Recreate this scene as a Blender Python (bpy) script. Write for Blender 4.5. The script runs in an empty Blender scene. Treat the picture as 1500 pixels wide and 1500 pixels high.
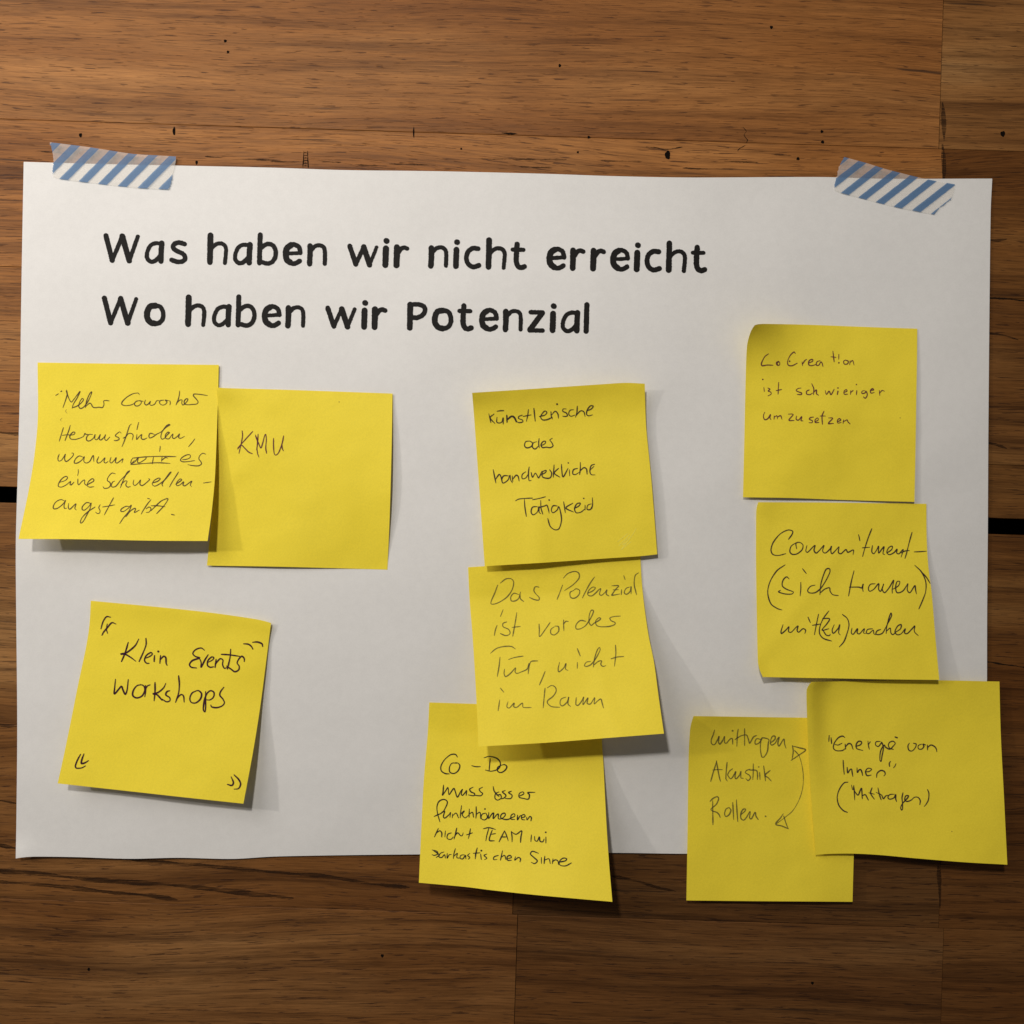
import bpy, math, random
import numpy as np

random.seed(7)
rng = np.random.default_rng(7)
scene = bpy.context.scene
COL = scene.collection

# ------------------------------------------------------------------ camera, world, lamps, exposure
S = 0.444 / 1500.0          # metres per photo pixel on the wall plane
D = 0.345                   # camera distance from the wall

cam_data = bpy.data.cameras.new("camera")
cam = bpy.data.objects.new("camera", cam_data)
COL.objects.link(cam)
cam.location = (0, -D, 0)
cam.rotation_euler = (math.radians(90), 0, 0)
cam_data.sensor_width = 36
cam_data.lens = 36 * D / 0.444
cam_data.clip_start = 0.01
cam_data.clip_end = 50
scene.camera = cam

world = bpy.data.worlds.new("World")
scene.world = world
world.use_nodes = True
bg = world.node_tree.nodes["Background"]
bg.inputs[0].default_value = (1.0, 0.93, 0.87, 1)
bg.inputs[1].default_value = 0.085


def lamp(name, loc, aim, size, watt, color):
    l = bpy.data.lights.new(name, 'AREA')
    l.shape = 'DISK'
    l.size = size
    l.energy = watt
    l.color = color
    o = bpy.data.objects.new(name, l)
    o.location = loc
    v = np.array(aim, float) - np.array(loc, float)
    from mathutils import Vector
    o.rotation_euler = Vector(v).to_track_quat('-Z', 'Y').to_euler()
    COL.objects.link(o)
    return o


lamp("ceiling_lamp", (-0.17, -0.76, 0.42), (-0.05, 0, 0), 0.06, 3.45, (1.0, 0.94, 0.875))
lamp("side_lamp", (-0.80, -0.50, 0.24), (0, 0, 0), 0.035, 1.4, (1.0, 0.92, 0.84))
lamp("soft_fill_light", (-0.52, -0.48, 0.46), (-0.15, 0, 0.05), 0.5, 2.15, (1.0, 0.94, 0.90))  # added soft fill from the left, strengthens the falloff to the right

scene.view_settings.view_transform = 'Standard'
scene.view_settings.look = 'None'
scene.view_settings.exposure = 0.08
scene.view_settings.gamma = 1.0
scene.render.engine = 'CYCLES'
scene.cycles.max_bounces = 8
scene.cycles.transparent_max_bounces = 16


# ------------------------------------------------------------------ helpers
def unproject(x, y, d):
    """photo pixel (x, y) on a surface d metres in front of the wall -> world point"""
    f = (D - d) / D
    return np.stack([(x - 750) * S * f, -d + 0 * x, (750 - y) * S * f], -1)


def link_mesh(name, verts, faces, mat, parent=None, smooth=True, uv=None):
    me = bpy.data.meshes.new(name)
    me.from_pydata([tuple(map(float, v)) for v in verts], [], faces)
    me.materials.append(mat)
    if smooth:
        me.polygons.foreach_set("use_smooth", [True] * len(me.polygons))
    if uv is not None:
        lay = me.uv_layers.new(name="UVMap")
        for lp in me.loops:
            lay.data[lp.index].uv = uv[lp.vertex_index]
    me.update()
    o = bpy.data.objects.new(name, me)
    COL.objects.link(o)
    if parent is not None:
        o.parent = parent
    return o


class G:
    """tiny node helper"""
    def __init__(self, name):
        self.m = bpy.data.materials.new(name)
        self.m.use_nodes = True
        self.t = self.m.node_tree
        self.t.nodes.clear()
        self.out = self.n('ShaderNodeOutputMaterial')

    def n(self, typ, **kw):
        nd = self.t.nodes.new(typ)
        for k, v in kw.items():
            setattr(nd, k, v)
        return nd

    def l(self, a, b):
        self.t.links.new(a, b)

    def math(self, op, a, b=None, c=None, clamp=False):
        nd = self.n('ShaderNodeMath', operation=op)
        nd.use_clamp = clamp
        for i, q in enumerate((a, b, c)):
            if q is None:
                continue
            if isinstance(q, (int, float)):
                nd.inputs[i].default_value = q
            else:
                self.l(q, nd.inputs[i])
        return nd.outputs[0]

    def mix(self, fac, a, b, blend='MIX'):
        nd = self.n('ShaderNodeMix', data_type='RGBA', blend_type=blend)
        for s, q in ((0, fac), (6, a), (7, b)):
            if isinstance(q, (int, float)):
                nd.inputs[s].default_value = q
            elif isinstance(q, tuple):
                nd.inputs[s].default_value = (*q, 1) if len(q) == 3 else q
            else:
                self.l(q, nd.inputs[s])
        return nd.outputs[2]

    def noise(self, vec, scale, detail=3, rough=0.5, dist=0.0):
        nd = self.n('ShaderNodeTexNoise')
        nd.inputs['Scale'].default_value = scale
        nd.inputs['Detail'].default_value = detail
        nd.inputs['Roughness'].default_value = rough
        nd.inputs['Distortion'].default_value = dist
        self.l(vec, nd.inputs['Vector'])
        return nd.outputs['Fac']

    def ramp(self, fac, stops):
        nd = self.n('ShaderNodeValToRGB')
        e = nd.color_ramp.elements
        while len(e) < len(stops):
            e.new(0.5)
        for i, (p, c) in enumerate(stops):
            e[i].position = p
            e[i].color = (*c, 1) if len(c) == 3 else c
        self.l(fac, nd.inputs[0])
        return nd.outputs[0]

    def scaled(self, vec, sc):
        nd = self.n('ShaderNodeMapping')
        nd.inputs['Scale'].default_value = sc
        self.l(vec, nd.inputs['Vector'])
        return nd.outputs[0]

    def bump(self, h, strength, dist):
        nd = self.n('ShaderNodeBump')
        nd.inputs['Strength'].default_value = strength
        nd.inputs['Distance'].default_value = dist
        self.l(h, nd.inputs['Height'])
        return nd.outputs[0]

    def principled(self, color, rough, spec=0.5, normal=None):
        nd = self.n('ShaderNodeBsdfPrincipled')
        if isinstance(color, tuple):
            nd.inputs['Base Color'].default_value = (*color, 1)
        else:
            self.l(color, nd.inputs['Base Color'])
        if isinstance(rough, (int, float)):
            nd.inputs['Roughness'].default_value = rough
        else:
            self.l(rough, nd.inputs['Roughness'])
        nd.inputs['Specular IOR Level'].default_value = spec
        if normal is not None:
            self.l(normal, nd.inputs['Normal'])
        return nd.outputs[0]

    def done(self, sh):
        self.l(sh, self.out.inputs['Surface'])
        return self.m


# ------------------------------------------------------------------ materials
def wood_material():
    g = G("reclaimed_wood")
    tc = g.n('ShaderNodeTexCoord').outputs['Object']
    seed = g.n('ShaderNodeAttribute', attribute_type='OBJECT', attribute_name='seed').outputs['Fac']
    tint = g.n('ShaderNodeAttribute', attribute_type='OBJECT', attribute_name='tint').outputs['Color']
    comb = g.n('ShaderNodeCombineXYZ')
    g.l(seed, comb.inputs[1])
    add = g.n('ShaderNodeVectorMath', operation='ADD')
    g.l(tc, add.inputs[0]); g.l(comb.outputs[0], add.inputs[1])
    v = add.outputs[0]
    # gentle wander of the grain
    warp = g.noise(g.scaled(v, (3.2, 1, 11)), 1.0, 2, 0.5)
    wv = g.n('ShaderNodeCombineXYZ')
    g.l(g.math('MULTIPLY', g.math('SUBTRACT', warp, 0.5), 0.028), wv.inputs[2])
    add2 = g.n('ShaderNodeVectorMath', operation='ADD')
    g.l(v, add2.inputs[0]); g.l(wv.outputs[0], add2.inputs[1])
    p = add2.outputs[0]
    broad = g.noise(g.scaled(p, (2.2, 1, 24)), 1.0, 4, 0.62)
    blotch = g.noise(g.scaled(v, (9, 1, 16)), 1.0, 3, 0.6)
    bands = g.noise(g.scaled(p, (5, 1, 190)), 1.0, 5, 0.66, 0.25)
    fibre = g.noise(g.scaled(p, (60, 1, 2400)), 1.0, 4, 0.7)
    pores = g.noise(g.scaled(p, (95, 1, 1900)), 1.0, 2, 0.5, 0.5)
    streak = g.noise(g.scaled(p, (14, 1, 520)), 1.0, 3, 0.55, 0.3)
    base = g.ramp(broad, [(0.28, (0.155, 0.061, 0.017)), (0.45, (0.255, 0.113, 0.033)),
                          (0.58, (0.335, 0.163, 0.054)), (0.75, (0.405, 0.222, 0.086))])
    base = g.mix(g.ramp(blotch, [(0.42, (0, 0, 0)), (0.72, (0.75, 0.75, 0.75))]), base, (0.215, 0.088, 0.022))
    bm = g.ramp(bands, [(0.30, (0.45, 0.42, 0.40)), (0.5, (0.98, 0.98, 0.98)), (0.7, (1.16, 1.16, 1.14))])
    c = g.mix(1.0, base, bm, 'MULTIPLY')
    fm = g.ramp(fibre, [(0.30, (0.52, 0.49, 0.46)), (0.5, (1, 1, 1)), (0.70, (1.30, 1.30, 1.30))])
    c = g.mix(1.0, c, fm, 'MULTIPLY')
    pm = g.ramp(pores, [(0.335, (1, 1, 1)), (0.375, (0, 0, 0))])
    c = g.mix(g.math('MULTIPLY', pm, 0.72), c, (0.042, 0.016, 0.008))
    stm = g.ramp(streak, [(0.27, (1, 1, 1)), (0.34, (0, 0, 0))])
    c = g.mix(g.math('MULTIPLY', stm, 0.78), c, (0.045, 0.024, 0.014))
    c = g.mix(1.0, c, tint, 'MULTIPLY')
    h = g.math('ADD', g.math('MULTIPLY', fibre, 0.5),
               g.math('MULTIPLY', g.math('ADD', pm, stm), -0.5))
    nrm = g.bump(h, 0.45, 0.00022)
    rough = g.math('ADD', g.math('MULTIPLY', fibre, 0.25), 0.42)
    return g.done(g.principled(c, rough, 0.16, nrm))


def sheet_material():
    g = G("white_paper")
    tc = g.n('ShaderNodeTexCoord').outputs['Object']
    n1 = g.noise(tc, 14, 3, 0.6)
    n2 = g.noise(tc, 1600, 3, 0.7)
    n3 = g.noise(tc, 320, 2, 0.5)
    c = g.mix(g.math('MULTIPLY', n1, 0.6), (0.81, 0.807, 0.785), (0.785, 0.782, 0.76))
    c = g.mix(1.0, c, g.ramp(n2, [(0.3, (0.97, 0.97, 0.97)), (0.7, (1.02, 1.02, 1.02))]), 'MULTIPLY')
    c = g.mix(1.0, c, g.ramp(n3, [(0.3, (0.98, 0.98, 0.98)), (0.7, (1.01, 1.01, 1.01))]), 'MULTIPLY')
    h = g.math('ADD', g.math('MULTIPLY', n2, 0.5), n3)
    n4 = g.noise(g.scaled(tc, (1.0, 1.0, 1.3)), 9, 2, 0.5)
    big = g.n('ShaderNodeBump')
    big.inputs['Strength'].default_value = 0.3
    big.inputs['Distance'].default_value = 0.012
    g.l(n4, big.inputs['Height']); g.l(g.bump(h, 0.20, 0.00010), big.inputs['Normal'])
    pr = g.principled(c, 0.50, 0.34, big.outputs[0])
    tr = g.n('ShaderNodeBsdfTranslucent')
    g.l(c, tr.inputs[0])
    mx = g.n('ShaderNodeMixShader'); mx.inputs[0].default_value = 0.06
    g.l(pr, mx.inputs[1]); g.l(tr.outputs[0], mx.inputs[2])
    return g.done(mx.outputs[0])


def note_material():
    g = G("yellow_note_paper")
    tc = g.n('ShaderNodeTexCoord').outputs['Object']
    n1 = g.noise(tc, 18, 3, 0.6)
    n2 = g.noise(tc, 1500, 3, 0.7)
    n3 = g.noise(tc, 26, 2, 0.5)
    c = g.mix(n1, (0.985, 0.808, 0.058), (0.96, 0.772, 0.046))
    c = g.mix(1.0, c, g.ramp(n2, [(0.3, (0.94, 0.94, 0.92)), (0.7, (1.04, 1.04, 1.06))]), 'MULTIPLY')
    fine = g.bump(n2, 0.22, 0.00010)
    nd = g.n('ShaderNodeBump')
    nd.inputs['Strength'].default_value = 0.22
    nd.inputs['Distance'].default_value = 0.009
    g.l(n3, nd.inputs['Height']); g.l(fine, nd.inputs['Normal'])
    pr = g.principled(c, 0.58, 0.22, nd.outputs[0])
    tr = g.n('ShaderNodeBsdfTranslucent')
    g.l(g.mix(1.0, c, (1.0, 0.92, 0.6), 'MULTIPLY'), tr.inputs[0])
    mx = g.n('ShaderNodeMixShader'); mx.inputs[0].default_value = 0.09
    g.l(pr, mx.inputs[1]); g.l(tr.outputs[0], mx.inputs[2])
    return g.done(mx.outputs[0])


def ink_material(name, color, cover=0.92, rough=0.6, vary=260, thin=0.72):
    g = G(name)
    tc = g.n('ShaderNodeTexCoord').outputs['Object']
    n = g.noise(tc, vary * 5, 3, 0.7)
    pr = g.principled(color, rough, 0.12)
    tp = g.n('ShaderNodeBsdfTransparent')
    mx = g.n('ShaderNodeMixShader')
    fac = g.math('MULTIPLY', g.ramp(n, [(0.25, (thin, thin, thin)), (0.55, (1, 1, 1))]), cover, clamp=True)
    g.l(fac, mx.inputs[0]); g.l(tp.outputs[0], mx.inputs[1]); g.l(pr, mx.inputs[2])
    return g.done(mx.outputs[0])


def tape_material(name, period, phase):
    g = G(name)
    uv = g.n('ShaderNodeUVMap').outputs[0]
    sep = g.n('ShaderNodeSeparateXYZ'); g.l(uv, sep.inputs[0])
    tc = g.n('ShaderNodeTexCoord').outputs['Object']
    wob = g.math('MULTIPLY', g.noise(tc, 500, 2, 0.5), 1.2)
    s = g.math('ADD', sep.outputs[0], g.math('MULTIPLY', sep.outputs[1], 0.795))
    s = g.math('ADD', g.math('ADD', s, wob), -phase)
    f = g.math('FRACT', g.math('DIVIDE', s, period))
    # blue where f < 0.5, edges a little soft
    a = g.math('MULTIPLY', f, period)
    blue = g.math('MULTIPLY', g.math('MULTIPLY', a, 1.6, clamp=True),
                  g.math('MULTIPLY', g.math('SUBTRACT', period * 0.49, a), 1.6, clamp=True), clamp=True)
    n = g.noise(tc, 1300, 3, 0.7)
    crinkle = g.noise(tc, 420, 3, 0.6)
    bluec = g.mix(n, (0.085, 0.18, 0.34), (0.13, 0.24, 0.42))
    c = g.mix(blue, (0.93, 0.91, 0.88), bluec)
    alpha = g.math('ADD', g.math('MULTIPLY', blue, 0.42), g.math('ADD', g.math('MULTIPLY', crinkle, 0.20), 0.20), clamp=True)
    pr = g.principled(c, 0.5, 0.35, g.bump(crinkle, 0.25, 0.00012))
    tp = g.n('ShaderNodeBsdfTransparent')
    g.l(g.mix(blue, (0.98, 0.97, 0.95), (0.66, 0.78, 0.92)), tp.inputs[0])
    mx = g.n('ShaderNodeMixShader')
    g.l(alpha, mx.inputs[0]); g.l(tp.outputs[0], mx.inputs[1]); g.l(pr, mx.inputs[2])
    return g.done(mx.outputs[0])


def plain(name, color, rough=0.7, spec=0.2):
    g = G(name)
    tc = g.n('ShaderNodeTexCoord').outputs['Object']
    n = g.noise(tc, 900, 3, 0.6)
    c = g.mix(n, tuple(q * 0.7 for q in color), tuple(q * 1.3 for q in color))
    return g.done(g.principled(c, rough, spec))


M_WOOD = wood_material()
M_SHEET = sheet_material()
M_NOTE = note_material()
M_PRINT = ink_material("black_print", (0.010, 0.009, 0.008), 1.0, 0.6, thin=1.0)
M_BALL = ink_material("dark_ballpoint", (0.040, 0.026, 0.030), 0.90)
M_BLACK = ink_material("black_pen", (0.012, 0.012, 0.020), 0.95)
M_PURPLE = ink_material("purple_pen", (0.125, 0.028, 0.045), 0.90)
M_PLUM = ink_material("plum_felt_pen", (0.040, 0.007, 0.026), 0.97)
M_PENCIL = ink_material("pencil", (0.062, 0.056, 0.042), 0.64, thin=0.6)
M_BROWN = ink_material("brownish_ballpoint", (0.065, 0.036, 0.030), 0.84)
M_FAINT = ink_material("faint_pen", (0.16, 0.10, 0.06), 0.45)
M_SCRATCH = ink_material("scratch_highlight", (0.98, 0.90, 0.16), 0.85)  # lighter yellow paints the light caught by the embossed scratches
def streak_material():
    g = G("grain_streak")
    tc = g.n('ShaderNodeTexCoord').outputs['Object']
    n = g.noise(g.scaled(tc, (70, 1, 1700)), 1.0, 4, 0.7)
    pr = g.principled((0.028, 0.013, 0.006), 0.7, 0.1)
    tp = g.n('ShaderNodeBsdfTransparent')
    mx = g.n('ShaderNodeMixShader')
    g.l(g.ramp(n, [(0.36, (0, 0, 0)), (0.60, (0.85, 0.85, 0.85))]), mx.inputs[0])
    g.l(tp.outputs[0], mx.inputs[1]); g.l(pr, mx.inputs[2])
    return g.done(mx.outputs[0])


M_STREAK = streak_material()
M_HOLE = plain("hole_dark", (0.006, 0.004, 0.003), 0.9, 0.05)
M_CRACK = plain("crack_dark", (0.016, 0.009, 0.005), 0.9, 0.05)
M_BACK = plain("gap_shade_black", (0.006, 0.0055, 0.005), 0.95, 0.02)


# ------------------------------------------------------------------ the wooden wall
SLOPE = 0.0318
ANG = math.atan(SLOPE)
wall = bpy.data.objects.new("wooden_wall", None)
COL.objects.link(wall)
wall['kind'] = 'structure'

seed_no = [0]


def plank(x0, x1, y0, y1, tint, bow=0.0, y_front=0.0, inset=0.0):
    """board between photo columns x0..x1; y0, y1 = its edges (photo rows) at column 750"""
    seed_no[0] += 1
    cx, cy = (x0 + x1) / 2, (y0 + y1) / 2
    w, h, t = (x1 - x0) * S, (y1 - y0) * S, 0.018
    w -= 0.00010; h -= 0.00010
    b = 0.00028
    nx = 60
    verts, faces = [], []
    prof = [(-h / 2, t), (-h / 2, b), (-h / 2 + b * 0.3, b * 0.3), (-h / 2 + b, 0), (0, 0),
            (h / 2 - b, 0), (h / 2 - b * 0.3, b * 0.3), (h / 2, b), (h / 2, t)]
    rr = np.random.default_rng(seed_no[0])
    wob = np.convolve(rr.normal(0, 1, nx + 9), np.ones(8) / 8, 'same')[:nx + 1] * 0.00005
    for i in range(nx + 1):
        x = -w / 2 + w * i / nx
        for j, (z, y) in enumerate(prof):
            zz = z + (wob[i] if j in (1, 2, 3) else (-wob[i] if j in (5, 6, 7) else 0))
            verts.append((x, y, zz))
    k = len(prof)
    for i in range(nx):
        for j in range(k - 1):
            a = i * k + j
            faces.append((a, a + k, a + k + 1, a + 1))
        faces.append((i * k + k - 1, (i + 1) * k + k - 1, (i + 1) * k, i * k))
    faces.append(tuple(range(k)))
    faces.append(tuple(reversed(range(nx * k, nx * k + k))))
    o = link_mesh("plank", verts, faces, M_WOOD, wall, smooth=False)
    yc = cy + SLOPE * (cx - 750)
    o.location = ((cx - 750) * S, y_front, (750 - yc) * S)
    o.rotation_euler = (0, ANG, 0)
    o['tint'] = [float(q) for q in tint]
    o['seed'] = float(seed_no[0] * 3.17)
    return o


XL, XM, XJ, XR = -700, 755, 1379, 2200
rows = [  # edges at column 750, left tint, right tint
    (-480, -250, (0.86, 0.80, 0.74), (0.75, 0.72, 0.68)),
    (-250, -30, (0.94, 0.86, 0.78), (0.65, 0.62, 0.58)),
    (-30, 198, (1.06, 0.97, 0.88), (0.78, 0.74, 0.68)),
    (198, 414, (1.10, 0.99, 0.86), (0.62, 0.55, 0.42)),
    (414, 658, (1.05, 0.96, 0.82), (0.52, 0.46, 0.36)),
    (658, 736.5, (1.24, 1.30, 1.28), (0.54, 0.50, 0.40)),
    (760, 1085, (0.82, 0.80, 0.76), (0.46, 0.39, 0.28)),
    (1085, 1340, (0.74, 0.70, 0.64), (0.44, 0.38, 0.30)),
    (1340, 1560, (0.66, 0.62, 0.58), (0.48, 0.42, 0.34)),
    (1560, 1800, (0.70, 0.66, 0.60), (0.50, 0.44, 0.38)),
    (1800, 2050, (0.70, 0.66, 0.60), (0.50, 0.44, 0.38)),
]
planks = []
for r in rows:
    right = plank(XJ, XR, r[0], r[1], r[3])
    if r[0] >= 1085:      # these rows have one more butt joint, behind the middle column of notes
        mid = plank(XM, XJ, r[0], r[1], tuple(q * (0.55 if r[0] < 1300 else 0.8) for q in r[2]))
        planks.append((r[0], r[1], plank(XL, XM, r[0], r[1], r[2]), right, mid))
    else:
        planks.append((r[0], r[1], plank(XL, XJ, r[0], r[1], r[2]), right, None))

bk = link_mesh("gap_shade_panel", [(-0.6, 0.06, -0.6), (0.6, 0.06, -0.6), (0.6, 0.06, 0.6), (-0.6, 0.06, 0.6),
                                 (-0.6, 0.075, -0.6), (0.6, 0.075, -0.6), (0.6, 0.075, 0.6), (-0.6, 0.075, 0.6)],
               [(0, 1, 2, 3), (7, 6, 5, 4), (0, 4, 5, 1), (1, 5, 6, 2), (2, 6, 7, 3), (3, 7, 4, 0)], M_BACK, wall, False)  # added near-black panel, its colour stands for the shade behind the gap


def plank_at(x, y):
    yc = y - SLOPE * (x - 750)
    for a, b, l, r, m in planks:
        if a <= yc <= b:
            return r if x >= XJ else (m if m is not None and x >= XM else l)
    return planks[0][2]


def parent_keep(o, par):
    """part built in world coordinates under a moved plank"""
    par_m = par.matrix_basis.copy()
    o.parent = par
    o.matrix_parent_inverse = par_m.inverted()


def hole(x, y, rx, ry, name="nail_hole", depth=0.0012):
    """a dark punched hollow with a worn lip"""
    n = 16
    verts, faces = [], []
    rings = [(1.25, 0.00003), (1.0, 0.00012), (0.8, 0.00006), (0.6, 0.00004)]
    ph = rng.uniform(0, 6)
    for (k, d) in rings:
        for i in range(n):
            a = 2 * math.pi * i / n
            rr = k * (1 + 0.10 * math.sin(3 * a + ph) + 0.06 * math.sin(5 * a + 2 * ph))
            p = unproject(np.array(x + rx * rr * math.cos(a)), np.array(y + ry * rr * math.sin(a)), np.array(d))
            verts.append(p)
    for q in range(len(rings) - 1):
        for i in range(n):
            faces.append((q * n + i, q * n + (i + 1) % n, (q + 1) * n + (i + 1) % n, (q + 1) * n + i))
    faces.append(tuple(range((len(rings) - 1) * n, len(rings) * n)))
    o = link_mesh(name, verts, faces, M_HOLE, None, True)
    parent_keep(o, plank_at(x, y))
    return o


for (x, y, rx, ry) in [(118, 198, 1.9, 2.5), (675.6, 218, 1.2, 1.2), (846.5, 223, 1.3, 1.3), (862.5, 201, 1.7, 1.7),
                       (1204, 192.7, 1.8, 1.8), (1205, 208, 2.0, 2.0), (1169, 232.5, 1.9, 1.9),
                       (255, 192, 1.7, 5.0), (606, 194, 0.9, 6.5), (288, 238, 1.5, 2.4),
                       (330, 60, 1.8, 1.8), (334, 76, 1.6, 1.6), (820, 96, 1.6, 2.0), (1130, 40, 1.8, 2.0),
                       (560, 1400, 1.8, 2.0), (1190, 1440, 1.8, 1.8), (130, 1420, 1.6, 2.0)]:
    hole(x, y, rx, ry)
hole(978, 227, 3.2, 5.2, "knot")
hole(1469, 196, 2.8, 3.4, "knot")


def catmull(pts, step):
    P = np.array(pts, float)
    if len(P) == 1:
        return np.array([P[0] - [0.01, 0], P[0] + [0.01, 0]])
    out = []
    Q = np.vstack([2 * P[0] - P[1], P, 2 * P[-1] - P[-2]])
    for i in range(1, len(Q) - 2):
        p0, p1, p2, p3 = Q[i - 1], Q[i], Q[i + 1], Q[i + 2]
        n = max(1, int(np.linalg.norm(p2 - p1) / step))
        # centripetal-like softening of the tangents
        l1 = np.linalg.norm(p2 - p1) + 1e-6
        t1 = (p2 - p0); t2 = (p3 - p1)
        m1 = t1 / (np.linalg.norm(t1) + 1e-6) * min(l1, np.linalg.norm(t1) * 0.5)
        m2 = t2 / (np.linalg.norm(t2) + 1e-6) * min(l1, np.linalg.norm(t2) * 0.5)
        for k in range(n):
            t = k / n
            h00 = 2 * t ** 3 - 3 * t ** 2 + 1; h10 = t ** 3 - 2 * t ** 2 + t
            h01 = -2 * t ** 3 + 3 * t ** 2; h11 = t ** 3 - t ** 2
            out.append(h00 * p1 + h10 * m1 + h01 * p2 + h11 * m2)
    out.append(P[-1])
    return np.array(out)


def ribbon(pts, w, step=1.0, vary=0.12, cap=True, taper=0.0, rough=0.0):
    """polyline in photo pixels -> left / right outline points"""
    C = catmull(pts, step)
    keep = [0]
    for i in range(1, len(C)):
        if np.linalg.norm(C[i] - C[keep[-1]]) > 1e-4:
            keep.append(i)
    C = C[keep]
    T = np.gradient(C, axis=0)
    T /= (np.linalg.norm(T, axis=1)[:, None] + 1e-9)
    n = len(C)
    seg = np.r_[0, np.cumsum(np.linalg.norm(np.diff(C, axis=0), axis=1))]
    L = seg[-1]
    W = np.full(n, w / 2.0)
    if vary:
        ph = rng.uniform(0, 6, 3)
        W *= 1 + vary * (0.6 * np.sin(seg / (w * 4.5) + ph[0]) + 0.4 * np.sin(seg / (w * 1.9) + ph[1]))
    if taper and L > 3 * w:
        e = np.minimum(seg, L - seg) / (2.6 * w)
        W *= 1 - taper * (1 - np.clip(e, 0, 1))
    if cap:
        r0, r1 = W[0], W[-1]
        ca, cb = [], []
        for q in (1.0, 0.9, 0.7, 0.4):
            ca.append((C[0] - T[0] * r0 * q, T[0], r0 * math.sqrt(max(0.02, 1 - q * q))))
            cb.append((C[-1] + T[-1] * r1 * q, T[-1], r1 * math.sqrt(max(0.02, 1 - q * q))))
        cb.reverse()
        C = np.vstack([[c[0] for c in ca], C, [c[0] for c in cb]])
        T = np.vstack([[c[1] for c in ca], T, [c[1] for c in cb]])
        W = np.r_[[c[2] for c in ca], W, [c[2] for c in cb]]
    N = np.stack([-T[:, 1], T[:, 0]], 1)
    r1 = rng.normal(0, rough, len(C)) if rough else 0
    r2 = rng.normal(0, rough, len(C)) if rough else 0
    return C + N * (W + r1)[:, None], C - N * (W + r2)[:, None]


def crack(pts, w, mat=None, name="crack"):
    L, R = ribbon(pts, w, step=2.0, vary=0.5, cap=False, taper=0.7, rough=0.18)
    n = len(L)
    dl = unproject(L[:, 0], L[:, 1], np.full(n, 0.00006))
    dr = unproject(R[:, 0], R[:, 1], np.full(n, 0.00006))
    o = link_mesh(name, np.vstack([dl, dr]), [(i, i + 1, n + i + 1, n + i) for i in range(n - 1)], mat or M_CRACK, None, False)
    parent_keep(o, plank_at(*pts[len(pts) // 2]))
    return o


crack([(1440, 436), (1462, 437), (1478, 438), (1510, 442)], 2.2)
crack([(1436, 969), (1452, 970), (1468, 973), (1484, 975), (1510, 979)], 1.8)
crack([(1440, 350), (1460, 352), (1475, 350)], 5.2, M_STREAK, "grain_streak")
crack([(1440, 487), (1470, 491), (1492, 498)], 3.1, M_STREAK, "grain_streak")
crack([(1440, 648), (1458, 651), (1475, 657)], 4.2, M_STREAK, "grain_streak")
crack([(1088, 186), (1093, 192), (1090, 198), (1095, 205), (1093, 209)], 0.9)
crack([(1092, 213), (1084, 217), (1080, 222)], 0.8)
crack([(946, 215), (960, 216), (973, 219), (985, 218), (1000, 215)], 1.0)
crack([(735, 194.5), (745, 195.5), (758, 196)], 2.0)
crack([(-10, 632), (15, 635), (34, 636)], 4.2, M_STREAK, "grain_streak")
crack([(-10, 1061), (8, 1063), (26, 1064)], 4.7, M_STREAK, "grain_streak")
crack([(-10, 1172), (8, 1174), (24, 1177)], 3.6, M_STREAK, "grain_streak")
crack([(-10, 1236), (10, 1240), (25, 1243)], 5.7, M_STREAK, "grain_streak")
crack([(-10, 1275), (60, 1280), (120, 1287), (200, 1293), (270, 1298), (340, 1306), (430, 1316)], 6.2, M_STREAK, "grain_streak")
crack([(-10, 1291), (50, 1295), (110, 1301), (160, 1307), (210, 1311), (260, 1318)], 5.2, M_STREAK, "grain_streak")
crack([(190, 1259), (250, 1264), (300, 1268), (360, 1274), (420, 1279), (480, 1284), (540, 1294), (600, 1300)], 4.7, M_STREAK, "grain_streak")
crack([(895, 1283), (930, 1290), (960, 1299), (990, 1306)], 4.2, M_STREAK, "grain_streak")
for (x, y, L) in [(300, 229, 26), (352, 233, 60), (395, 236, 40), (470, 236, 30), (520, 241, 34), (570, 240, 60),
                  (700, 232, 130), (760, 244, 50), (880, 235, 60), (60, 222, 30), (40, 232, 22), (1000, 246, 40),
                  (1130, 226, 30), (1060, 236, 50)]:
    crack([(x, y), (x + L * 0.4, y + 0.9), (x + L, y + 1.8)], 1.6, M_STREAK, "grain_streak")

# the old ruled mark and the dark butt joint at the right
for k in range(6):
    crack([(444.6, 224 + k * 3.8), (447.5, 223.6 + k * 3.8), (450.6, 224 + k * 3.8)], 1.1, name="tick_mark")
crack([(445, 221), (444.6, 233), (443.6, 246)], 1.2, name="tick_mark")
crack([(450.5, 221), (451, 233), (451.5, 246)], 1.2, name="tick_mark")
for (ya, yb) in [(150, 206), (211, 268), (1268, 1330)]:  # dark brown stripe laid along the butt joint
    crack([(1377.5 + (3 if ya < 1000 else -3), ya), (1379.5 + (3 if ya < 1000 else -3), (ya + yb) / 2), (1380 + (3 if ya < 1000 else -3), yb)], 6.5, M_STREAK, "joint_dark_line")


# ------------------------------------------------------------------ sheets of paper
def resample(P, n):
    C = catmull(P, 4.0)
    s = np.r_[0, np.cumsum(np.linalg.norm(np.diff(C, axis=0), axis=1))]
    s /= s[-1]
    t = np.linspace(0, 1, n)
    return np.stack([np.interp(t, s, C[:, 0]), np.interp(t, s, C[:, 1])], 1)


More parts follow.
